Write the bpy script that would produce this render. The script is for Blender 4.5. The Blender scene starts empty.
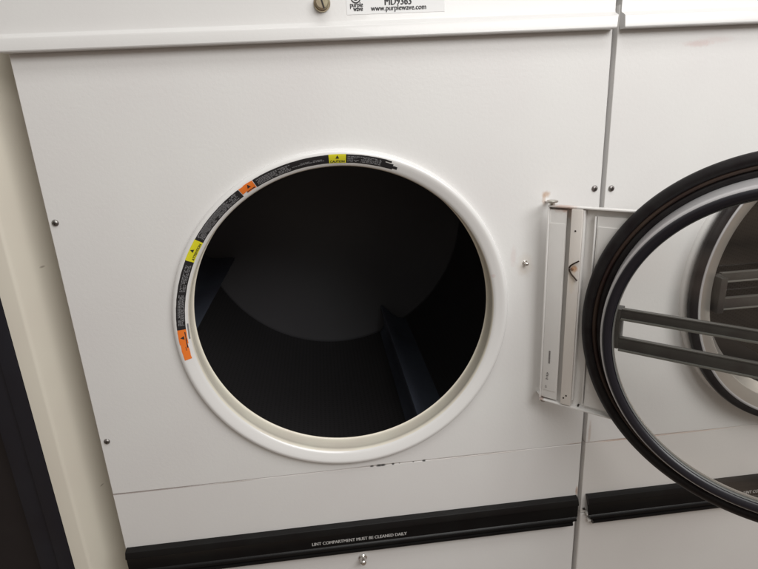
import bpy, bmesh, math, random
from mathutils import Matrix, Vector
random.seed(7)
S = bpy.context.scene
COL = S.collection
rad = math.radians

# ------------------------------------------------------------------ camera
cd = bpy.data.cameras.new('camera'); cam = bpy.data.objects.new('camera', cd); COL.objects.link(cam)
F_ = Vector((0.0885991, 0.9471153, -0.3084199))
R_ = Vector((0.9929103, -0.1086110, -0.0482984))
U_ = Vector((0.0792419, 0.3019541, 0.9500234))
m = Matrix((R_, U_, -F_)).transposed().to_4x4()
m.translation = Vector((0.379667, -0.798925, 0.584220))
cam.matrix_world = m
cd.sensor_width = 36.0
cd.lens = 0.9700712*569/758*36.0
cd.clip_start = 0.02; cd.clip_end = 100
S.camera = cam

# ------------------------------------------------------------------ world (dim indoor ambient)
w = bpy.data.worlds.new('World'); S.world = w; w.use_nodes = True
nt = w.node_tree; nt.nodes.clear()
out = nt.nodes.new('ShaderNodeOutputWorld'); bg = nt.nodes.new('ShaderNodeBackground')
tc = nt.nodes.new('ShaderNodeTexCoord'); sx = nt.nodes.new('ShaderNodeSeparateXYZ')
cr = nt.nodes.new('ShaderNodeValToRGB'); mr = nt.nodes.new('ShaderNodeMapRange')
mr.inputs['From Min'].default_value = -1; mr.inputs['From Max'].default_value = 1
nt.links.new(tc.outputs['Generated'], sx.inputs[0]); nt.links.new(sx.outputs['Z'], mr.inputs['Value'])
nt.links.new(mr.outputs[0], cr.inputs[0]); 
nz = nt.nodes.new('ShaderNodeTexNoise'); nz.inputs['Scale'].default_value = 2.6; nz.inputs['Detail'].default_value = 5
mpw = nt.nodes.new('ShaderNodeMapping'); mpw.inputs['Scale'].default_value = (1.0, 1.0, 3.2)
nt.links.new(tc.outputs['Generated'], mpw.inputs[0]); nt.links.new(mpw.outputs[0], nz.inputs['Vector'])
rz_ = nt.nodes.new('ShaderNodeValToRGB'); nt.links.new(nz.outputs['Fac'], rz_.inputs[0])
rz_.color_ramp.elements[0].position = .50; rz_.color_ramp.elements[0].color = (.07, .062, .058, 1)
rz_.color_ramp.elements[1].position = .64; rz_.color_ramp.elements[1].color = (.75, .58, .45, 1)
fz_ = nt.nodes.new('ShaderNodeMapRange'); fz_.inputs['From Min'].default_value = .25; fz_.inputs['From Max'].default_value = -.05
nt.links.new(sx.outputs['Z'], fz_.inputs['Value'])
mw = nt.nodes.new('ShaderNodeMix'); mw.data_type = 'RGBA'
nt.links.new(fz_.outputs[0], mw.inputs[0]); nt.links.new(cr.outputs[0], mw.inputs[6]); nt.links.new(rz_.outputs[0], mw.inputs[7])
nt.links.new(mw.outputs[2], bg.inputs[0]); nt.links.new(bg.outputs[0], out.inputs[0])
e = cr.color_ramp.elements
e[0].position = 0.0; e[0].color = (0.15, 0.125, 0.115, 1)
e[1].position = 1.0; e[1].color = (0.60, 0.59, 0.56, 1)
for pos, c in ((0.40, (0.21, 0.185, 0.17, 1)), (0.50, (0.34, 0.31, 0.285, 1)), (0.62, (0.50, 0.47, 0.42, 1))):
    k = e.new(pos); k.color = c
bg.inputs[1].default_value = 0.66

# ------------------------------------------------------------------ ceiling lamps
def area(name, loc, target, sxy, power, color):
    l = bpy.data.lights.new(name, 'AREA'); l.shape = 'RECTANGLE'; l.size, l.size_y = sxy
    l.energy = power; l.color = color
    o = bpy.data.objects.new(name, l); COL.objects.link(o); o.location = loc
    o.rotation_euler = (Vector(target)-Vector(loc)).to_track_quat('-Z', 'Y').to_euler()
    return o
area('ceiling_lamp', (1.30, -1.35, 1.42), (0.75, 0.0, 0.30), (1.5, 0.7), 22, (1.0, 0.995, 0.985))
area('ceiling_lamp', (0.75, -0.80, 1.95), (0.75, -0.55, 0.0), (1.4, 0.5), 9, (1.0, 0.995, 0.98))

S.view_settings.view_transform = 'Standard'; S.view_settings.look = 'None'
S.view_settings.exposure = 0.08; S.view_settings.gamma = 1.0

# ------------------------------------------------------------------ materials
def lk(nt, a, b): nt.links.new(a, b)
def math_n(nt, op, a, b=None, c=None, clamp=False):
    n = nt.nodes.new('ShaderNodeMath'); n.operation = op; n.use_clamp = clamp
    for i, v in enumerate((a, b, c)):
        if v is None: continue
        if isinstance(v, (int, float)): n.inputs[i].default_value = v
        else: nt.links.new(v, n.inputs[i])
    return n.outputs[0]
def mixc(nt, fac, a, b):
    n = nt.nodes.new('ShaderNodeMix'); n.data_type = 'RGBA'
    for i, v in ((0, fac), (6, a), (7, b)):
        if isinstance(v, (int, float)): n.inputs[i].default_value = v
        elif isinstance(v, tuple): n.inputs[i].default_value = (*v, 1)
        else: nt.links.new(v, n.inputs[i])
    return n.outputs[2]
def noise(nt, scale, detail=3, vec=None, rough=.5):
    n = nt.nodes.new('ShaderNodeTexNoise'); n.inputs['Scale'].default_value = scale
    n.inputs['Detail'].default_value = detail; n.inputs['Roughness'].default_value = rough
    if vec is not None: nt.links.new(vec, n.inputs['Vector'])
    return n.outputs['Fac']
def mat(name, color, rough=.5, metal=0., bump=0., bscale=200, var=0., vscale=12, stains=(), spec=.5, coat=0., rvar=0.):
    """stains: (cx, cz, rx, rz, colour, strength, irregularity) in object coordinates"""
    M = bpy.data.materials.new(name); M.use_nodes = True
    nt = M.node_tree; b = nt.nodes['Principled BSDF']
    b.inputs['Roughness'].default_value = rough; b.inputs['Metallic'].default_value = metal
    b.inputs['Specular IOR Level'].default_value = spec; b.inputs['Coat Weight'].default_value = coat
    tc = nt.nodes.new('ShaderNodeTexCoord'); P = tc.outputs['Object']
    cur = color
    if var:
        f = noise(nt, vscale, 5, P)
        f = math_n(nt, 'MULTIPLY_ADD', f, 2.2, -0.6, clamp=True)
        cur = mixc(nt, f, tuple(c*(1-var*q) for c, q in zip(color, (.8, 1.25, 1.1))), tuple(min(1, c*(1+var*q)) for c, q in zip(color, (.8, 1.1, .9))))
    if stains:
        sp = nt.nodes.new('ShaderNodeSeparateXYZ'); lk(nt, P, sp.inputs[0])
        for (cx, cz, rx, rz, colr, st, irr) in stains:
            dx = math_n(nt, 'DIVIDE', math_n(nt, 'SUBTRACT', sp.outputs['X'], cx), rx)
            dz = math_n(nt, 'DIVIDE', math_n(nt, 'SUBTRACT', sp.outputs['Z'], cz), rz)
            d = math_n(nt, 'SQRT', math_n(nt, 'ADD', math_n(nt, 'MULTIPLY', dx, dx), math_n(nt, 'MULTIPLY', dz, dz)))
            nn = noise(nt, 1.2/min(rx, rz), 4, P, .65)
            d = math_n(nt, 'ADD', d, math_n(nt, 'MULTIPLY', math_n(nt, 'SUBTRACT', nn, .5), irr*2))
            f = math_n(nt, 'MULTIPLY', math_n(nt, 'SUBTRACT', 1.0, d, clamp=True), st*1.6)
            f = math_n(nt, 'MINIMUM', f, st)
            cur = mixc(nt, f, cur, colr)
    if isinstance(cur, tuple): b.inputs['Base Color'].default_value = (*cur, 1)
    else: lk(nt, cur, b.inputs['Base Color'])
    if rvar:
        f = noise(nt, 9, 4, P)
        lk(nt, math_n(nt, 'ADD', math_n(nt, 'MULTIPLY', math_n(nt, 'SUBTRACT', f, .5), rvar*2), rough), b.inputs['Roughness'])
    if bump:
        bn = nt.nodes.new('ShaderNodeBump'); bn.inputs['Strength'].default_value = bump; bn.inputs['Distance'].default_value = .001
        lk(nt, noise(nt, bscale, 4, P, .6), bn.inputs['Height']); lk(nt, bn.outputs[0], b.inputs['Normal'])
    return M
RUST = (.36, .16, .06); PINK = (.62, .36, .33); GRIME = (.30, .24, .19); BLK = (.02, .018, .018)
WHITE = (.80, .79, .78)
M = {}
def chips(zr=.0012):
    return [(x, .0002, rx*1.25, rz*1.35, BLK, .96, .2) for x, rx, rz in
            ((.4265, .0036, .0017), (.4385, .0050, .0024), (.4455, .0052, .0022), (.4628, .0026, .0019), (.5166, .0034, .0021), (.498, .002, .0010), (.474, .0016, .0009))]
M['front_a'] = mat('white_enamel_front', WHITE, .34, bump=.22, bscale=190, var=.028, vscale=5, rvar=.05, coat=.15,
    stains=[(.45, .001, .07, .0022, GRIME, .45, .5), (.58, .001, .12, .002, GRIME, .35, .6), (.684, .336, .016, .022, (.62, .50, .38), .28, .5), (.7130, .4450, .008, .006, (.50, .30, .17), .6, .5), (.7100, .4380, .004, .012, (.50, .32, .2), .45, .5),
            (.665, .352, .006, .02, PINK, .16, .5), (.79, .001, .03, .002, RUST, .4, .5)] + chips())
M['lower_a'] = mat('white_enamel_lower', (.79, .775, .765), .36, bump=.16, bscale=210, var=.02, vscale=6, coat=.1,
    stains=[(.20, -.001, .05, .0016, GRIME, .4, .5), (.05, -.0004, .18, .0017, (.24, .18, .16), .8, .4), (.35, -.0004, .2, .0010, (.45, .38, .35), .4, .4), (.62, -.001, .12, .0014, (.40, .30, .24), .35, .6),
            (.796, -.10, .003, .012, RUST, .6, .4)]+chips())
M['front_b'] = mat('white_enamel_front_right', WHITE, .34, bump=.22, bscale=190, var=.028, vscale=5, rvar=.05, coat=.15,
    stains=[(.122, .646, .026, .0055, PINK, .30, .5), (.15, .650, .03, .006, PINK, .13, .5), (.10, .001, .14, .002, RUST, .35, .6), (.006, .02, .003, .03, RUST, .3, .6)])
M['lower_b'] = mat('white_enamel_lower_right', (.79, .765, .745), .36, bump=.16, bscale=210, var=.025, vscale=6, coat=.1,
    stains=[(.08, -.0008, .08, .0016, RUST, .6, .5), (.2, -.0008, .12, .0014, (.45, .28, .2), .5, .5)])
M['upper'] = mat('white_enamel_upper', (.73, .72, .71), .30, bump=.12, bscale=210, var=.012, coat=.2)
M['ring'] = mat('white_gloss_ring', (.82, .81, .80), .22, bump=.03, bscale=60, coat=.3,
    stains=[(.632, .325, .004, .004, PINK, .25, .4)])
M['throat'] = mat('cream_throat', (.86, .81, .70), .25, var=.05, vscale=20, coat=.2)
M['plinth'] = mat('grey_gap_steel', (.45, .42, .39), .5)
M['black_plastic'] = mat('black_trim_plastic', (.007, .0065, .0065), .33, spec=.28, var=.25, vscale=25, bump=.05, bscale=400)
M['rubber'] = mat('black_rubber', (.013, .011, .012), .45, var=.45, vscale=45, rvar=.12, bump=.12, spec=.3, bscale=300)
M['rubber_in'] = mat('black_inner_rubber', (.012, .011, .016), .30, bump=.04, bscale=200)
M['brown'] = mat('worn_brown_seal', (.034, .019, .014), .5, var=.6, vscale=18)
M['silver'] = mat('satin_steel', (.52, .51, .52), .34, metal=.25, var=.06, vscale=10)
M['tan_steel'] = mat('satin_door_pan', (.56, .53, .49), .30, metal=.7, var=.05, vscale=14)
M['handle'] = mat('grey_handle', (.052, .049, .045), .30, metal=.1, var=.2, vscale=40)
M['handle_glint'] = mat('handle_lit_lower_edge', (.24, .24, .22), .3, metal=.5)  # paler grey that paints the highlight along the bars' lower edges
M['handle_lit_top'] = mat('handle_lit_upper_edge', (.11, .105, .095), .35, metal=.2)  # lit upper edge of the bars, put into the colour
M['bead'] = mat('grey_glass_bead', (.10, .10, .095), .45)
M['hinge_white'] = mat('hinge_white_paint', (.80, .785, .765), .32, bump=.05, bscale=120, var=.02, vscale=20, coat=.15,
    stains=[(.022, .160, .018, .010, (.42, .2, .12), .55, .6), (.036, .152, .010, .016, (.55, .3, .2), .45, .6), (.036, .07, .004, .006, (.5, .25, .12), .6, .5), (.004, -.155, .004, .006, (.3, .15, .1), .6, .5)])
M['hinge_bar'] = mat('hinge_bar_paint', (.76, .715, .67), .34, var=.02, vscale=20,
    stains=[(.044, .072, .006, .007, (.52, .24, .09), .85, .3), (.042, .06, .006, .03, (.72, .58, .42), .35, .5)])
M['dark_wire'] = mat('dark_wire', (.035, .018, .010), .45, metal=.4)
M['brass'] = mat('worn_brass', (.42, .36, .26), .32, metal=.9, var=.25, vscale=90)
M['screw'] = mat('dull_screw_steel', (.30, .29, .28), .38, metal=1., var=.3, vscale=200)
M['steel'] = mat('zinc_steel', (.52, .50, .46), .3, metal=1., var=.15, vscale=120)
M['chrome'] = mat('chrome', (.78, .76, .74), .12, metal=1.)
M['dark'] = mat('dark_slot', (.02, .015, .012), .6)
M['rust'] = mat('rusty_steel', (.35, .20, .12), .6, metal=.3, var=.4, vscale=90)
M['sticker'] = mat('white_sticker', (.84, .84, .84), .35)
M['ink'] = mat('sticker_ink', (.03, .028, .03), .5)
M['grey_ink'] = mat('grey_ink', (.16, .15, .15), .5)
M['lab_black'] = mat('label_black', (.022, .021, .023), .35)
M['lab_grey'] = mat('label_grey_print', (.24, .24, .25), .45)
M['lab_line'] = mat('label_fine_print', (.12, .12, .125), .45)
M['yellow'] = mat('label_yellow', (.80, .74, .03), .35)
M['orange'] = mat('label_orange', (.88, .21, .03), .35)
M['silver_ink'] = mat('silver_lettering', (.50, .49, .48), .4)
M['cream_wall'] = mat('cream_wall_paint', (.76, .715, .62), .45, bump=.05, bscale=80, var=.02, vscale=9,
    stains=[(-.0394, -.017, .002, .0018, (.3, .25, .2), .7, .2), (-.0438, .3798, .0025, .002, (.3, .25, .2), .7, .2)])
M['navy'] = mat('dark_navy_paint', (.011, .011, .017), .45, var=.2, vscale=15)
M['navy2'] = mat('dark_brown_paint', (.012, .009, .010), .5, var=.2, vscale=15)

# drum steel: dark, with rows of small perforations
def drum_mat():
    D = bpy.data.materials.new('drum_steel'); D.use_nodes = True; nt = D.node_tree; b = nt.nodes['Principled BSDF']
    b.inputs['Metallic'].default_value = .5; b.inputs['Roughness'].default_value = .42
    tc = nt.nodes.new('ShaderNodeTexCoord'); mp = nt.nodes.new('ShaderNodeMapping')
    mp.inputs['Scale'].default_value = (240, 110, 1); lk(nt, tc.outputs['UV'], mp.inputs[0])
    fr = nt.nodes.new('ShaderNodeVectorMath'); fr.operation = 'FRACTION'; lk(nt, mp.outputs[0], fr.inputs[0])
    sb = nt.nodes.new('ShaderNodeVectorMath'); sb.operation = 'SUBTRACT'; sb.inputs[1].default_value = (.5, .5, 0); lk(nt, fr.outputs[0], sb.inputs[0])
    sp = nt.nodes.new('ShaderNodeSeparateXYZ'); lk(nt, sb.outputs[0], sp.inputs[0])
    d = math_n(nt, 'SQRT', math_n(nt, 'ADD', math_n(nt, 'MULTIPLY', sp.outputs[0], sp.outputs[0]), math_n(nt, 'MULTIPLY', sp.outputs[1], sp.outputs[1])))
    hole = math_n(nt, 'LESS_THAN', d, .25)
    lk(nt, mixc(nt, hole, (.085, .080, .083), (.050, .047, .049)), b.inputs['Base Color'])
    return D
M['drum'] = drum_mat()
M['drum_back'] = mat('drum_back_steel', (.17, .168, .18), .5, metal=.2, var=.10, vscale=3)
M['baffle'] = mat('drum_baffle_steel', (.24, .27, .36), .34, metal=.7, var=.2, vscale=6)

def glass(name, tint, refl=.05, alpha=.0, film=.0):
    G = bpy.data.materials.new(name); G.use_nodes = True; nt = G.node_tree; nt.nodes.clear()
    o = nt.nodes.new('ShaderNodeOutputMaterial'); t = nt.nodes.new('ShaderNodeBsdfTransparent'); g = nt.nodes.new('ShaderNodeBsdfGlossy')
    t.inputs[0].default_value = (*tint, 1); g.inputs['Roughness'].default_value = .03; g.inputs[0].default_value = (.9, .9, .9, 1)
    mx = nt.nodes.new('ShaderNodeMixShader'); fz = nt.nodes.new('ShaderNodeFresnel'); fz.inputs['IOR'].default_value = 1.5
    lk(nt, fz.outputs[0], mx.inputs[0]); lk(nt, t.outputs[0], mx.inputs[1]); lk(nt, g.outputs[0], mx.inputs[2])
    df = nt.nodes.new('ShaderNodeBsdfDiffuse'); df.inputs[0].default_value = (.5, .48, .45, 1)
    m2 = nt.nodes.new('ShaderNodeMixShader'); m2.inputs[0].default_value = film
    tc = nt.nodes.new('ShaderNodeTexCoord'); n = noise(nt, 6, 5, tc.outputs['Object'])
    lk(nt, math_n(nt, 'MULTIPLY', n, film*2), m2.inputs[0])
    lk(nt, mx.outputs[0], m2.inputs[1]); lk(nt, df.outputs[0], m2.inputs[2]); lk(nt, m2.outputs[0], o.inputs[0])
    return G
M['glass'] = glass('door_glass', (.975, .975, .965), film=.006)

# ------------------------------------------------------------------ mesh helpers
def link(name, bm, material, parent=None, loc=None, smooth=True, angle=35, flat_y=False):
    bmesh.ops.remove_doubles(bm, verts=bm.verts, dist=1e-6)
    bmesh.ops.recalc_face_normals(bm, faces=bm.faces)
    me = bpy.data.meshes.new(name); bm.to_mesh(me); bm.free()
    for mm in (material if isinstance(material, (list, tuple)) else [material]): me.materials.append(mm)
    o = bpy.data.objects.new(name, me); COL.objects.link(o)
    if smooth:
        for p in me.polygons: p.use_smooth = True
        me.set_sharp_from_angle(angle=rad(angle))
        if flat_y:
            for p in me.polygons:
                if abs(p.normal.y) > .9999 and p.area > 1e-7: p.use_smooth = False
    if parent: o.parent = parent
    if loc: o.location = loc
    return o
def box(bm, x0, x1, y0, y1, z0, z1, mi=0, bev=0.):
    t = bmesh.new()
    vs = [t.verts.new((x, y, z)) for x in (x0, x1) for y in (y0, y1) for z in (z0, z1)]
    for f in ((0, 1, 3, 2), (4, 6, 7, 5), (0, 4, 5, 1), (2, 3, 7, 6), (0, 2, 6, 4), (1, 5, 7, 3)): t.faces.new([vs[i] for i in f])
    if bev: bmesh.ops.bevel(t, geom=t.edges[:], offset=bev, segments=2, profile=.6, affect='EDGES')
    merge(bm, t, mi)
def merge(bm, t, mi=0):
    mp = {v: bm.verts.new(v.co) for v in t.verts}
    for f in t.faces:
        try: nf = bm.faces.new([mp[v] for v in f.verts]); nf.material_index = mi
        except ValueError: pass
    t.free()
def lathe(bm, prof, cx, cz, n=192, closed=False, mi=0, uv=False, a0=0, a1=2*math.pi):
    """profile of (radius, y) turned round the y axis through (cx, cz)"""
    full = abs(a1-a0-2*math.pi) < 1e-6
    N = n if full else n+1
    rings = []
    for i in range(N):
        a = a0+(a1-a0)*i/n
        rings.append([bm.verts.new((cx+r*math.cos(a), y, cz+r*math.sin(a))) for r, y in prof])
    L = bm.loops.layers.uv.verify() if uv else None
    K = len(prof)
    for i in range(n):
        A, B = rings[i], rings[(i+1) % N]
        for k in range(K if closed else K-1):
            k2 = (k+1) % K
            f = bm.faces.new((A[k], B[k], B[k2], A[k2])); f.material_index = mi
            if uv:
                for lp, (u, v) in zip(f.loops, ((i/n, prof[k][1]), ((i+1)/n, prof[k][1]), ((i+1)/n, prof[k2][1]), (i/n, prof[k2][1]))): lp[L].uv = (u, v)
def disc(bm, R, y, cx, cz, n=96, mi=0):
    f = bm.faces.new([bm.verts.new((cx+R*math.cos(2*math.pi*i/n), y, cz+R*math.sin(2*math.pi*i/n))) for i in range(n)]); f.material_index = mi
def smoothprof(pts, k=4):
    o = []
    P = [pts[0]]+list(pts)+[pts[-1]]
    for i in range(1, len(P)-2):
        for j in range(k):
            t = j/k; a, b, c, d = P[i-1], P[i], P[i+1], P[i+2]
            o.append(tuple(.5*((2*b[q])+(-a[q]+c[q])*t+(2*a[q]-5*b[q]+4*c[q]-d[q])*t*t+(-a[q]+3*b[q]-3*c[q]+d[q])*t**3) for q in (0, 1)))
    o.append(pts[-1]); return o
def extrude_x(bm, prof, x0, x1, cap=True, mi=0, ends=None):
    """profile of (y, z), closed, run along x; ends: function z->(x0,x1)"""
    A = [bm.verts.new(((ends(z)[0] if ends else x0), y, z)) for y, z in prof]
    B = [bm.verts.new(((ends(z)[1] if ends else x1), y, z)) for y, z in prof]
    n = len(prof)
    for i in range(n):
        f = bm.faces.new((A[i], A[(i+1) % n], B[(i+1) % n], B[i])); f.material_index = mi
    if cap:
        for L in (A, B):
            f = bm.faces.new(L); f.material_index = mi
def cyl(bm, c, axis, r, h, n=24, mi=0, bev=0.):
    """cylinder from c along axis"""
    ax = Vector(axis).normalized(); q = ax.to_track_quat('Z', 'Y').to_matrix()
    prof = [(0, 0), (r-bev, 0), (r, bev), (r, h-bev), (r-bev, h), (0, h)] if bev else [(0, 0), (r, 0), (r, h), (0, h)]
    rings = [[bm.verts.new(Vector(c)+q @ Vector((pr*math.cos(2*math.pi*i/n), pr*math.sin(2*math.pi*i/n), z))) for pr, z in prof[1:-1]] for i in range(n)]
    for i in range(n):
        A, B = rings[i], rings[(i+1) % n]
        for k in range(len(A)-1):
            f = bm.faces.new((A[k], B[k], B[k+1], A[k+1])); f.material_index = mi
    for k in (0, -1):
        f = bm.faces.new([r_[k] for r_ in rings]); f.material_index = mi
def tube(bm, pts, r, n=10, mi=0):
    rings = []
    for i, p in enumerate(pts):
        p = Vector(p); a = Vector(pts[max(0, i-1)]); b = Vector(pts[min(len(pts)-1, i+1)])
        q = (b-a).normalized().to_track_quat('Z', 'Y').to_matrix()
        rings.append([bm.verts.new(p+q @ Vector((r*math.cos(2*math.pi*k/n), r*math.sin(2*math.pi*k/n), 0))) for k in range(n)])
    for i in range(len(rings)-1):
        for k in range(n):
            f = bm.faces.new((rings[i][k], rings[i][(k+1) % n], rings[i+1][(k+1) % n], rings[i+1][k])); f.material_index = mi
    for L in (rings[0], rings[-1]): bm.faces.new(L).material_index = mi
def text_bm(body, size, sx=1., offset=0., align='LEFT', extrude=0.0001, spacing=1.):
    """text as a bmesh in the x-y plane"""
    c = bpy.data.curves.new('lettering', 'FONT'); c.body = body; c.size = size; c.align_x = align; c.offset = offset
    c.extrude = extrude; c.space_character = spacing; c.resolution_u = 3
    o = bpy.data.objects.new('lettering', c); COL.objects.link(o)
    dg = bpy.context.evaluated_depsgraph_get(); me = bpy.data.meshes.new_from_object(o.evaluated_get(dg))
    bm = bmesh.new(); bm.from_mesh(me)
    for v in bm.verts: v.co.x *= sx
    bpy.data.objects.remove(o); bpy.data.curves.remove(c); bpy.data.meshes.remove(me)
    return bm
def text_obj(name, body, x, y, z, size, material, parent, **k):
    bm = text_bm(body, size, **k)
    for v in bm.verts: v.co = Vector((x+v.co.x, y-v.co.z, z+v.co.y))
    return link(name, bm, material, parent, smooth=False)
def empty(name, label, cat, loc, group=None):
    o = bpy.data.objects.new(name, None); COL.objects.link(o); o.location = loc; o.empty_display_size = .1
    o['label'] = label; o['category'] = cat
    if group: o['group'] = group
    return o

# ------------------------------------------------------------------ dryer dimensions
W = .7985; XC = .3995; ZC = .2718
HX, HY, ANG = .7057, -.0274, .7442
UC = .3106                                       # hinge axis to door centre

def front_panel(bm, x0, x1, z0, z1, hole=True, depth=.03, r=.0025):
    """sheet-metal panel at y=0 with rolled edges turned back; round hole"""
    def rect(ins, y):
        return (x0+ins, x1-ins, z0+ins, z1-ins, y)
    loops_r = [rect(r, 0), rect(r*.5, r*.13), rect(r*.13, r*.5), rect(0, r), rect(0, depth)]
    N = 192
    def pt(a, rc):
        xa, xb, za, zb, y = rc; cx, cz = XC, ZC
        if not hole: cx, cz = (x0+x1)/2, (z0+z1)/2
        dx, dz = math.cos(a), math.sin(a)
        t = min(((xb-cx)/dx if dx > 1e-9 else 1e9), ((xa-cx)/dx if dx < -1e-9 else 1e9), ((zb-cz)/dz if dz > 1e-9 else 1e9), ((za-cz)/dz if dz < -1e-9 else 1e9))
        return (cx+t*dx, y, cz+t*dz)
    cx, cz = (XC, ZC) if hole else ((x0+x1)/2, (z0+z1)/2)
    angs = [2*math.pi*i/N for i in range(N)]
    rc = loops_r[0]
    for xx in (rc[0], rc[1]):
        for zz in (rc[2], rc[3]): angs.append(math.atan2(zz-cz, xx-cx) % (2*math.pi))
    angs = sorted(set(round(a, 9) for a in angs)); N = len(angs)
    L = []
    if hole:
        for Rr in (.2572, .2650): L.append([bm.verts.new((cx+Rr*math.cos(a), 0, cz+Rr*math.sin(a))) for a in angs])
    for rc in loops_r: L.append([bm.verts.new(pt(a, rc)) for a in angs])
    for A, B in zip(L[:-1], L[1:]):
        for i in range(N):
            bm.faces.new((A[i], A[(i+1) % N], B[(i+1) % N], B[i]))
    if not hole: bm.faces.new(L[0])

def cone_text(body, ang_deg, R, size, material, parent, name, y_of_R, sx=1., offset=0., outward=True):
    """lettering wrapped on the door ring, reading clockwise, letter tops pointing outward"""
    bm = text_bm(body, size, sx=sx, offset=offset, align='CENTER', extrude=0)
    for v in bm.verts:
        a = rad(ang_deg)-v.co.x/R; r = R+v.co.y
        v.co = Vector((XC+r*math.cos(a), y_of_R(r)-.0007, ZC+r*math.sin(a)))
    return link(name, bm, material, parent, smooth=False)

RING_PROF = smoothprof([(.2578, .0004), (.2574, -.0040), (.2555, -.0080), (.2515, -.0098), (.2475, -.0092), (.2420, -.0072), (.2375, -.0052), (.2348, -.0030)], 4)
def ring_y(r):
    P = sorted(RING_PROF)
    for (r0, y0), (r1, y1) in zip(P[:-1], P[1:]):
        if r0 <= r <= r1: return y0+(y1-y0)*(r-r0)/max(1e-9, r1-r0)
    return P[0][1] if r < P[0][0] else P[-1][1]

def label_strip(parent):
    """the worn warning strip stuck on the ring"""
    def seg(bm, a0, a1, r0, r1, lift=.00035, wob=0., mi=0):
        n = max(2, int(abs(a1-a0)/1.0)); m_ = 5
        g = []
        for i in range(n+1):
            a = rad(a0+(a1-a0)*i/n)
            o = random.uniform(-wob, wob); q = random.uniform(-wob, wob)
            g.append([bm.verts.new((XC+r*math.cos(a), ring_y(r)-lift, ZC+r*math.sin(a))) for r in [r0+o+(r1+q-r0-o)*k/m_ for k in range(m_+1)]])
        for i in range(n):
            for k in range(m_):
                f = bm.faces.new((g[i][k], g[i+1][k], g[i+1][k+1], g[i][k+1])); f.material_index = mi
    bm = bmesh.new()
    # black runs
    for a0, a1 in ((73.0, 86.1), (91.7, 117.4), (123.0, 144.8), (152.6, 178.0)):
        seg(bm, a0, a1, .2386, .2505, wob=.00015)
    for a0, a1, r0, r1 in ((70.2, 73.2, .2390, .2465), (68.6, 70.4, .2400, .2440), (71.0, 74, .2478, .2503)):
        seg(bm, a0, a1, r0, r1, wob=.0004)
    lab = link('warning_label', bm, M['lab_black'], parent, smooth=False)
    lab['label'] = 'worn black curved warning strip with yellow and orange blocks'
    # yellow and orange blocks
    for a0, a1 in ((86.1, 91.7), (144.8, 152.6)):
        bm = bmesh.new(); seg(bm, a0, a1, .2385, .2508, .0005)
        link('yellow_block', bm, M['yellow'], lab, smooth=False)
    bm = bmesh.new(); seg(bm, 117.6, 121.0, .2392, .2506, .0005, .0003); seg(bm, 121.0, 122.8, .2415, .2504, .0005, .0006)
    link('orange_block', bm, M['orange'], lab, smooth=False)
    bm = bmesh.new(); seg(bm, 178.0, 183.5, .2386, .2504, .0005, .0002); seg(bm, 183.5, 189.4, .2398, .2500, .0005, .0005)
    link('orange_block', bm, M['orange'], lab, smooth=False)
    # grey fine print: rows of short dashes on the black runs
    for a0, a1, rows in ((74.2, 85.6, (.2408, .2425, .2442, .2459, .2476)), (93, 104, (.2430, .2446)), (104.5, 116.5, (.2406, .2423, .2440, .2457, .2474)),
                         (124.5, 143.8, (.2406, .2423, .2440, .2457, .2474, .2488)), (154, 164, (.2410, .2430, .2450, .2470)), (165, 176.5, (.2406, .2423, .2440, .2457, .2474))):
        bm = bmesh.new()
        for r in rows:
            a = a0+random.uniform(0, .4)
            while a < a1:
                d = random.uniform(.25, 1.1)
                if random.random() < .88: seg(bm, a, min(a1, a+d), r-.00048, r+.00048, .0006)
                a += d+random.uniform(.12, .3)
        fp = link('fine_print', bm, M['lab_grey'], lab, smooth=False); fp['kind'] = 'stuff'
    cone_text('CAUTION', 88.9, .2392, .0043, M['ink'], lab, 'lettering', lambda r: ring_y(r)-.0002, sx=1.05, offset=.00012)
    cone_text('ATTENTION', 148.7, .2394, .0043, M['ink'], lab, 'lettering', lambda r: ring_y(r)-.0002, sx=1.12, offset=.00012)
    # hazard triangles
    def tri(bm, ang, rc, s):
        P = []
        for k, (u, v) in enumerate(((-s, -s*.8), (s, -s*.8), (0, s))):
            a = rad(ang)-u/rc; r = rc+v
            P.append(bm.verts.new((XC+r*math.cos(a), ring_y(r)-.0010, ZC+r*math.sin(a))))
        bm.faces.new(P)
    for t_ in ((88.9, .2468, .0026), (148.7, .2470, .0026), (119.6, .2462, .0027), (181.0, .2450, .0030)):
        bm = bmesh.new(); tri(bm, *t_); link('hazard_triangle', bm, M['ink'], lab, smooth=False)
    for t_ in ((118.0, 121.2, .2400, .2412, .0008, .0002), (179.0, 185.0, .2398, .2412, .0008, .0004), (184.5, 186, .243, .2436, .0008)):
        bm = bmesh.new(); seg(bm, *t_); link('small_print', bm, M['ink'], lab, smooth=False)
    # torn scrap on the lower left of the throat lip
    bm = bmesh.new()
    seg(bm, 176.0, 182.0, .2349, .2368, .0004, .0002)
    link('torn_sticker', bm, M['lab_grey'], parent, smooth=False)
    return lab

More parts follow.
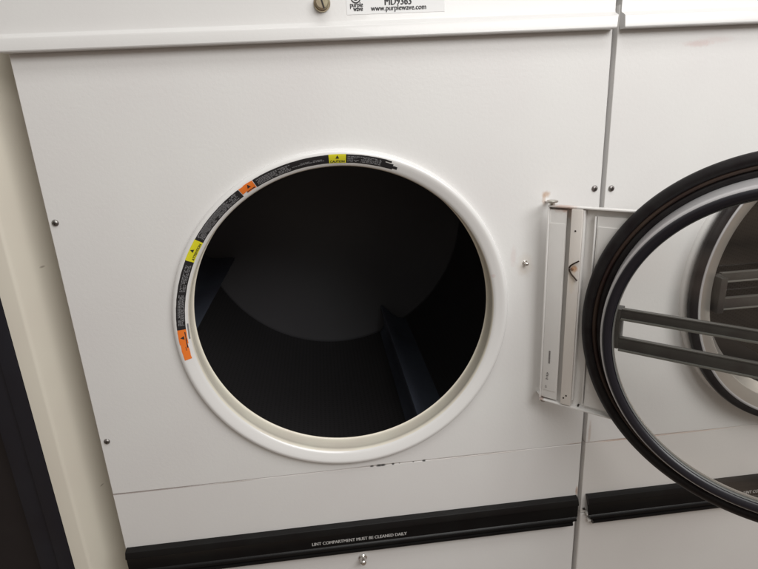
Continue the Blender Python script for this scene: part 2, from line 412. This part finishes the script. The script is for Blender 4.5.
def link_holes(hb, L):
    for x, z in L:
        b = bmesh.new(); cyl(b, (x, -.0030, z), (0, -1, 0), .0013, .0009, 14); link('rivet_hole', b, M['dark'], hb)
def arc_plate(bm, u0, rr, y0, y1, z0, z1, n=24):
    L = [(u0, z0)]+[(UC-math.sqrt(rr*rr-z*z), z) for z in [z0+(z1-z0)*i/n for i in range(n+1)]]+[(u0, z1)]
    A = [bm.verts.new((x, y0, z)) for x, z in L]; B = [bm.verts.new((x, y1, z)) for x, z in L]
    bm.faces.new(A); bm.faces.new(B)
    for i in range(len(L)): bm.faces.new((A[i], A[(i+1) % len(L)], B[(i+1) % len(L)], B[i]))
def build_door(parent, hx, rz, label):
    """local x = away from hinge, local -y = inner (drum) side, z up from the door centre"""
    d = bpy.data.objects.new('door', None)
    # body: annular metal pan
    bm = bmesh.new()
    lathe(bm, [(.2440, -.002), (.2440, .0010), (.2360, .0026), (.2345, .0020), (.2150, -.0030), (.2125, -.0055), (.1995, -.0285), (.1980, -.030), (.1980, -.0335), (.2020, -.0335), (.2195, -.0035), (.2330, -.0015)], UC, 0, closed=True)
    door = link('door', bm, M['tan_steel'], parent, loc=(hx, HY, ZC)); door.rotation_euler = (0, 0, rz)
    if label: door['label'] = label
    # outer rubber gasket
    bm = bmesh.new()
    out_ = smoothprof([(.2330, -.0035), (.2345, -.0085), (.2380, -.0118), (.2430, -.0122), (.2480, -.0095), (.2500, -.0060), (.2500, -.0030), (.2490, .0005), (.2455, .0025)], 4)
    lathe(bm, out_+[(.2420, .0036), (.2390, .0036), (.2384, .0020)], UC, 0)
    link('gasket', bm, M['rubber'], door)
    bm = bmesh.new()
    lathe(bm, smoothprof([(.2352, -.0060), (.2338, -.0088), (.2318, -.0096), (.2300, -.0084), (.2288, -.0050)], 3), UC, 0)
    link('seal_bead', bm, M['brown'], door)
    bm = bmesh.new()
    lathe(bm, smoothprof([(.2292, -.0040), (.2275, -.0072), (.2245, -.0080), (.2212, -.0065), (.2198, -.0040)], 4), UC, 0)
    link('inner_gasket', bm, M['rubber'], door)
    bm = bmesh.new()
    lathe(bm, [(.2386, .0022), (.2382, .0038), (.2362, .0044), (.2345, .0038), (.2342, .0018)], UC, 0)
    link('rim_band', bm, M['silver'], door)
    # steel drum of the window frame, facing outwards from the glass
    bm = bmesh.new()
    lathe(bm, [(.2205, -.0030), (.2200, -.0060), (.2160, -.0330), (.2148, -.0366), (.2128, -.0388), (.2112, -.0392)], UC, 0)
    link('steel_rim', bm, M['silver'], door)
    # black window gasket
    bm = bmesh.new()
    lathe(bm, smoothprof([(.2120, -.0380), (.2112, -.0408), (.2085, -.0424), (.2050, -.0420), (.2010, -.0400), (.1993, -.0370), (.1991, -.0338)], 4), UC, 0)
    link('window_gasket', bm, M['rubber_in'], door)
    bm = bmesh.new()
    lathe(bm, [(.1992, -.0375), (.1987, -.0382), (.1979, -.0372), (.1979, -.0340)], UC, 0)
    link('glass_bead', bm, M['bead'], door)
    # glass
    bm = bmesh.new(); disc(bm, .1988, -.0350, UC, 0, 128)
    link('glass', bm, M['glass'], door, smooth=False)
    # handle: two channel bars on the outer side, joined at each end
    bm = bmesh.new()
    for z0, z1 in ((.0120, .0270), (-.0345, -.0155)):
        box(bm, UC-.2000, UC+.2000, -.0205, -.0145, z0+.0025, z1, bev=.0015)
    for s in (-1, 1):
        a, b_ = sorted((UC+s*.1935, UC+s*.2050)); box(bm, a, b_, -.0210, .0030, -.0325, .0258, bev=.002)
        pass
    hd = link('handle', bm, M['handle'], door)
    for z in (.0135, -.0330):  # thin pale strips stand in for highlights on the lower edges
        bm = bmesh.new(); box(bm, UC-.1930, UC+.1930, -.0225, -.0140, z-.0015, z+.0015, bev=.0007)
        link('edge_glint', bm, M['handle_glint'], hd)
    for z in (.0277, -.0148):  # lit tops of the bars painted as lighter strips
        bm = bmesh.new(); box(bm, UC-.1930, UC+.1930, -.0212, -.0140, z-.0008, z+.0010, bev=.0004)
        link('edge_glint', bm, M['handle_lit_top'], hd)
    # hinge bracket, z from -.158 to .162
    zt, zb = .1621, -.1579
    bm = bmesh.new()
    arc_plate(bm, .0015, .2270, .0090, .0110, zb+.001, zt-.001)                     # back sheet
    box(bm, 0, .140, -.0020, .0100, zt-.0024, zt, bev=.0007)                            # top flange
    box(bm, 0, .138, -.0020, .0100, zb, zb+.0024, bev=.0007)                            # bottom flange
    box(bm, 0, .0022, -.0020, .0100, zb+.0024, zt-.0024, bev=.0006)            # left return
    box(bm, .0024, .0275, .0010, .0028, zb+.006, zt-.006, bev=.0006)           # first leaf
    box(bm, .0040, .0255, .0002, .0012, zb+.020, zt-.026, bev=.0004)
    box(bm, .0515, .0535, -.0010, .0080, zb+.014, zt-.004, bev=.0005)          # ribs of the right channel
    box(bm, .0670, .0686, .0000, .0080, zb+.010, zt-.012, bev=.0005)
    arc_plate(bm, .0700, .2265, .0040, .0060, zb+.008, zt-.012)
    arc_plate(bm, .0720, .2260, .0030, .0042, zb+.034, zt-.027)
    hb = link('hinge_bracket', bm, M['hinge_white'], door, angle=30)
    bm = bmesh.new()
    box(bm, .0352, .0512, -.0035, .0078, zb+.0045, zt-.0030, bev=.0012)
    link('hinge_bar', bm, M['hinge_bar'], hb)
    bm = bmesh.new()
    link_holes(hb, ((.0425, .128), (.0440, zb+.021), (.0400, zb+.016)))
    box(bm, .0600, .0620, .0035, .0079, zb+.0035, zb+.0060)
    link('rivet_hole', bm, M['dark'], hb)
    # small stamped marks on the leaf
    bm = bmesh.new()
    z = -.068
    while z > -.090: box(bm, .0120, .0145, -.0003, .0000, z-.0010, z); z -= .0016
    for z, x0, x1 in ((-.106, .0105, .0120), (-.108, .0100, .0135), (-.111, .0095, .0128), (-.114, .0100, .0120), (-.117, .0092, .0128), (-.1295, .0090, .0105), (-.132, .0092, .0110)):
        box(bm, x0, x1, -.0003, .0000, z-.0013, z)
    link('stamped_mark', bm, M['grey_ink'], hb)
    # dark spring clip
    bm = bmesh.new()
    pts = [(.0510, -.0065, .0850), (.0440, -.0058, .0805), (.0390, -.0052, .0765), (.0372, -.0050, .0725), (.0378, -.0050, .0685), (.0412, -.0052, .0635), (.0460, -.0058, .0590), (.0500, -.0062, .0550)]
    pts2 = []
    for i in range(len(pts)-1):
        for k in range(3): pts2.append(tuple(Vector(pts[i]).lerp(Vector(pts[i+1]), k/3)))
    pts2.append(pts[-1])
    tube(bm, pts2, .0011)
    link('spring_clip', bm, M['dark_wire'], hb)
    bm = bmesh.new(); cyl(bm, (.0415, -.0030, .0715), (0, -1, 0), .0022, .0022, 14, bev=.0005)
    link('clip_rivet', bm, M['rust'], hb)
    # pins
    bm = bmesh.new()
    cyl(bm, (.0045, .0030, zt+.0002), (0, 0, 1), .0040, .0040, 24); cyl(bm, (.0050, .0020, zt+.0040), (0, 0, 1), .0084, .0030, 32, bev=.0010)
    link('hinge_pin', bm, M['steel'], hb)
    bm = bmesh.new()
    cyl(bm, (.0045, .0045, zb-.0034), (0, 0, 1), .0055, .0032, 24, bev=.001)
    link('hinge_pin', bm, M['steel'], hb)
    bpy.data.objects.remove(d)
    return door

def build_dryer(label, ox, fm, lm, rz, door_label, second=False):
    root = empty('tumble_dryer', label, 'dryer', (ox, 0, -.6), 'stacked white tumble dryers side by side')
    base = bpy.data.objects.new('pivot', None)
    Z = .6
    def L(o):                      # parts are modelled about the seam height; lift them to the root's foot
        o.location.z += Z; return o
    # cabinet shell: sides and rear, a deep box behind the front
    bm = bmesh.new()
    for x0, x1 in ((.0012, .0035), (W-.0035, W-.0012)): box(bm, x0, x1, .0302, .95, -.6, 1.2)
    box(bm, .0036, W-.0036, .945, .949, -.6, 1.2)
    box(bm, .0036, W-.0036, .0305, .0325, -.6, -.001)
    box(bm, .0036, W-.0036, .004, .006, -.008, .0)
    L(link('cabinet', bm, M['plinth'], root, smooth=False))
    bm = bmesh.new(); front_panel(bm, 0, W, .0002, .700, r=.0010)
    L(link('front_panel', bm, fm, root, flat_y=True))
    bm = bmesh.new(); front_panel(bm, 0, W, -.150, -.0003, hole=False, r=.0008)
    L(link('lower_panel', bm, lm, root, flat_y=True))
    bm = bmesh.new(); front_panel(bm, .0006, W-.0006, -.60, -.1515, hole=False)
    ld = L(link('lint_door', bm, lm, root, flat_y=True))
    # ring round the opening
    bm = bmesh.new(); lathe(bm, RING_PROF, XC, ZC, 224)
    rg = L(link('opening_ring', bm, M['ring'], root, angle=60))
    bm = bmesh.new(); lathe(bm, smoothprof([(.2348, -.0030), (.2336, -.0006), (.2334, .003), (.2350, .010), (.2362, .022), (.2362, .034), (.2340, .036)], 3), XC, ZC, 224)
    link('throat', bm, M['throat'], rg, angle=60)
    if not second: label_strip(rg)
    # drum
    bm = bmesh.new(); lathe(bm, [(.2362, .0361), (.3000, .0400), (.3700, .0480), (.3800, .0600), (.3800, .7900)], XC, ZC, 160, uv=True)
    dr = L(link('drum', bm, M['drum'], root, angle=40))
    bm = bmesh.new(); lathe(bm, smoothprof([(.3800, .7900), (.3780, .7960), (.3700, .7990), (.2000, .8040), (.0010, .8050)], 3), XC, ZC, 128)
    link('drum_back', bm, M['drum_back'], dr)
    for ad in (-64, 63, 197):
        bm = bmesh.new(); a = rad(ad)
        def q(da, r, y): return bm.verts.new((XC+r*math.cos(a+da), y, ZC+r*math.sin(a+da)))
        pr = [(-.12, .3795), (-.065, .362), (-.034, .330), (-.012, .302), (0, .298), (.012, .302), (.034, .330), (.065, .362), (.12, .3795)]
        rows = [[q(da, r if y < .79 else r, y) for da, r in pr] for y in (.0605, .2, .4, .6, .780)]
        rows[0] = [v for v in rows[0]]
        for A, B in zip(rows[:-1], rows[1:]):
            for i in range(len(pr)-1): bm.faces.new((A[i], A[i+1], B[i+1], B[i]))
        bm.faces.new(rows[0]); bm.faces.new(rows[-1])
        link('baffle', bm, M['baffle'], dr, angle=50)
    # upper panel with its rolled lip
    x0 = -.0035 if not second else .0012
    prof = [(-.0040, .6925), (-.0044, .6908), (-.0056, .6895), (-.0128, .6864), (-.0146, .6850), (-.0155, .6830), (-.0166, .6705), (-.0160, .6692), (-.0145, .6686), (-.0015, .6684), (-.0015, .6720), (.012, .70)]
    bm = bmesh.new()
    extrude_x(bm, [(.012, 1.2), (-.0040, 1.2)]+prof, x0, W+(.0005 if not second else 0), ends=(lambda z: (x0+max(0, .671-z)*.3+(0 if z < .6835 or z > .7 else 0), W-.0003-(.0012 if .6835 > z else 0)-max(0, .680-z)*.10)))
    up = L(link('upper_panel', bm, M['upper'], root, angle=25))
    # key lock in the upper panel
    bm = bmesh.new()
    cyl(bm, (.3985, -.0040, .7135), (0, -1, 0), .0108, .0030, 40, bev=.001); cyl(bm, (.3985, -.0070, .7135), (0, -1, 0), .0088, .0085, 40, bev=.0015)
    lock = link('key_lock', bm, M['brass'], up)
    bm = bmesh.new()
    t = bmesh.new(); box(t, -.0010, .0010, -.0162, -.0145, -.0080, .0080)
    for v in t.verts:
        x, z = v.co.x, v.co.z; c, s = math.cos(.25), math.sin(.25); v.co.x = .3985+x*c-z*s; v.co.z = .7135+x*s+z*c
    merge(bm, t); link('key_slot', bm, M['dark'], lock, smooth=False)
    # lint strip
    bm = bmesh.new()
    sp_ = [(.0004, -.1085), (-.0065, -.1090), (-.0105, -.1112), (-.0135, -.1185), (-.0140, -.1215), (-.0112, -.1240), (-.0108, -.1250), (-.0108, -.1478), (-.0125, -.1492), (-.0150, -.1500), (-.0150, -.1540), (-.0118, -.1552),
          (-.0118, -.1580), (-.0146, -.1590), (-.0146, -.1635), (-.0120, -.1665), (.0004, -.1672)]
    if not second:
        def ends(z): return (.0022, .7955 if z > -.149 else (.7925 if z > -.156 else .7865))
    else:
        def ends(z): return (.0075 if z > -.138 else (.0100 if z > -.149 else (.0125 if z > -.157 else .0190)), .7955)
    extrude_x(bm, sp_, 0, 1, ends=ends)
    ls = L(link('lint_trim', bm, M['black_plastic'], root, angle=30))
    link('lettering', (lambda b: b)(place_text('LINT COMPARTMENT MUST BE CLEANED DAILY', .3130, .4800, -.1420, .0064, -.0111)), M['silver_ink'], ls, smooth=False)
    if second:
        bm = bmesh.new(); box(bm, .0085, .0120, -.0095, -.0011, -.1500, -.1440, bev=.001); box(bm, .0118, .0180, -.0090, -.0011, -.1640, -.1580, bev=.001)
        link('broken_end', bm, M['hinge_white'], ls)
        bm = bmesh.new(); box(bm, .0035, .0075, -.0050, -.0005, -.1405, -.1385, bev=.0006)
        link('loose_tab', bm, M['dark'], ls)
    # lint door lock
    bm = bmesh.new()
    cyl(bm, (.4000, .0, -.1900), (0, -1, 0), .0075, .0030, 32, bev=.001); cyl(bm, (.4000, -.0030, -.1900), (0, -1, 0), .0052, .0130, 32, bev=.0016)
    link('lint_lock', bm, M['chrome'], ld)
    # screws
    for (x, z) in (((.0088, .451), (.0100, .0996), (.7887, .449)) if not second else ((.0092, .4474),)):
        bm = bmesh.new()
        lathe(bm, [(.0048, -.0001), (.0046, -.0010), (.0036, -.0022), (.0022, -.0029), (.0008, -.0031), (.0007, -.0024)], x, z, 28)
        disc(bm, .0007, -.0024, x, z, 28)
        sc = L(link('screw', bm, M['screw'], root))
        bm = bmesh.new(); box(bm, x-.0026, x+.0026, -.0034, -.0027, z-.0005, z+.0005); box(bm, x-.0005, x+.0005, -.00345, -.0026, z-.0026, z+.0026)
        link('drive_slot', bm, M['dark'], sc, smooth=False)
    # door catch stud
    if not second:
        bm = bmesh.new()
        cyl(bm, (.684, 0, .3405), (0, -1, 0), .0040, .0015, 28, bev=.0005); cyl(bm, (.684, -.0015, .3405), (0, -1, 0), .0026, .0090, 28, bev=.0012)
        L(link('catch_stud', bm, M['chrome'], root))
        # hinge mounts on the cabinet
        bm = bmesh.new()
        box(bm, HX+.0060, HX+.013, HY+.006, -.0003, ZC+.1625, ZC+.1637)
        L(link('hinge_mount', bm, M['hinge_white'], root))
        bm = bmesh.new(); box(bm, HX+.0060, HX+.013, HY+.006, -.0003, ZC-.1598, ZC-.1584)
        L(link('hinge_mount', bm, M['hinge_white'], root))
        # auction sticker on the upper panel
        bm = bmesh.new(); box(bm, .4300, .5600, -.0044, -.0041, .6988, .7480)
        st = link('sticker', bm, M['sticker'], up, smooth=False); st['label'] = 'small white paper sticker with black print'
        link('sticker_print', place_text('www.purplewave.com', .4615, .5346, .7022, .0064, -.0046, bold=.00005), M['ink'], st, smooth=False)
        link('sticker_print', place_text('MD9363', .4800, .5150, .7085, .0092, -.0046, bold=.00012), M['ink'], st, smooth=False)
        link('sticker_print', place_text('purple', .4345, .4512, .7074, .0060, -.0046, bold=.00005), M['ink'], st, smooth=False)
        link('sticker_print', place_text('wave', .4385, .4508, .7026, .0060, -.0046, bold=.00005), M['ink'], st, smooth=False)
        bm = bmesh.new()
        lathe(bm, [(.0052, -.0046), (.0068, -.0046)], .4425, .7185, 24, a0=math.pi*.95, a1=math.pi*2.05)
        lathe(bm, [(.0022, -.0046), (.0036, -.0046)], .4425, .7185, 24, a0=math.pi*.95, a1=math.pi*2.05)
        link('wave_logo', bm, M['ink'], st, smooth=False)
    k = 1.03 if second else 1.0
    dd = build_door(root, XC+UC*k if second else HX, rz, door_label); L(dd); dd.scale = (k, 1, k)
    bpy.data.objects.remove(base)
    return root

def place_text(body, x0, x1, z, cap, y, bold=.00012):
    bm = text_bm(body, 1.0, extrude=0)
    xs = [v.co.x for v in bm.verts]; a, b = min(xs), max(xs); k = (x1-x0)/(b-a); kz = cap/.70
    for v in bm.verts: v.co = Vector((x0+(v.co.x-a)*k, y, z+v.co.y*kz))
    for q in (1, 2):                                    # heavier strokes
        t = text_bm(body, 1.0, extrude=0)
        for v in t.verts: v.co = Vector((x0+(v.co.x-a)*k+cap*.045*q, y-.00005*q, z+v.co.y*kz+cap*.02*q))
        merge(bm, t)
    return bm

build_dryer('white dryer in the centre with its round door swung open and a dark empty drum', 0, M['front_a'], M['lower_a'], -ANG, 'open round glass door with black rubber rim')
build_dryer('white dryer at the right edge, behind the open door, with its own round door shut', .806, M['front_b'], M['lower_b'], math.pi, 'closed round glass door', second=True)

# ------------------------------------------------------------------ wall and dark frame at the left
bm = bmesh.new()
P = [(-.0885, .0), (-.0675, .0), (-.0655, .0004), (-.0635, .0020), (-.0615, .0050), (-.0450, .0400), (-.0240, .0900), (-.0020, .1200), (-.0020, .3), (-.0885, .3)]
lo = [bm.verts.new((x, y, -.6)) for x, y in P]; hi = [bm.verts.new((x, y, 1.5)) for x, y in P]
for i in range(len(P)): bm.faces.new((lo[i], lo[(i+1) % len(P)], hi[(i+1) % len(P)], hi[i]))
bm.faces.new(lo); bm.faces.new(hi)
wl = link('wall', bm, M['cream_wall'], None, angle=50)
wl['label'] = 'narrow cream painted wall end beside the dryer on the left'; wl['category'] = 'wall'
bm = bmesh.new()
box(bm, -.1135, -.0892, -.0010, .030, -.6, 1.5, bev=.0015)
box(bm, -.1450, -.1145, .0040, .034, -.6, 1.5, bev=.0015)
dk = link('door_frame', bm, M['navy'], None)
dk['label'] = 'dark navy stepped door frame at the far left edge, left of the cream wall'; dk['category'] = 'door frame'
bm = bmesh.new(); box(bm, -.80, -.1455, .020, .045, -.6, 1.5)
pn = link('door_panel', bm, M['navy2'], dk)

S.render.engine = 'CYCLES'
S.cycles.max_bounces = 10; S.cycles.transparent_max_bounces = 16
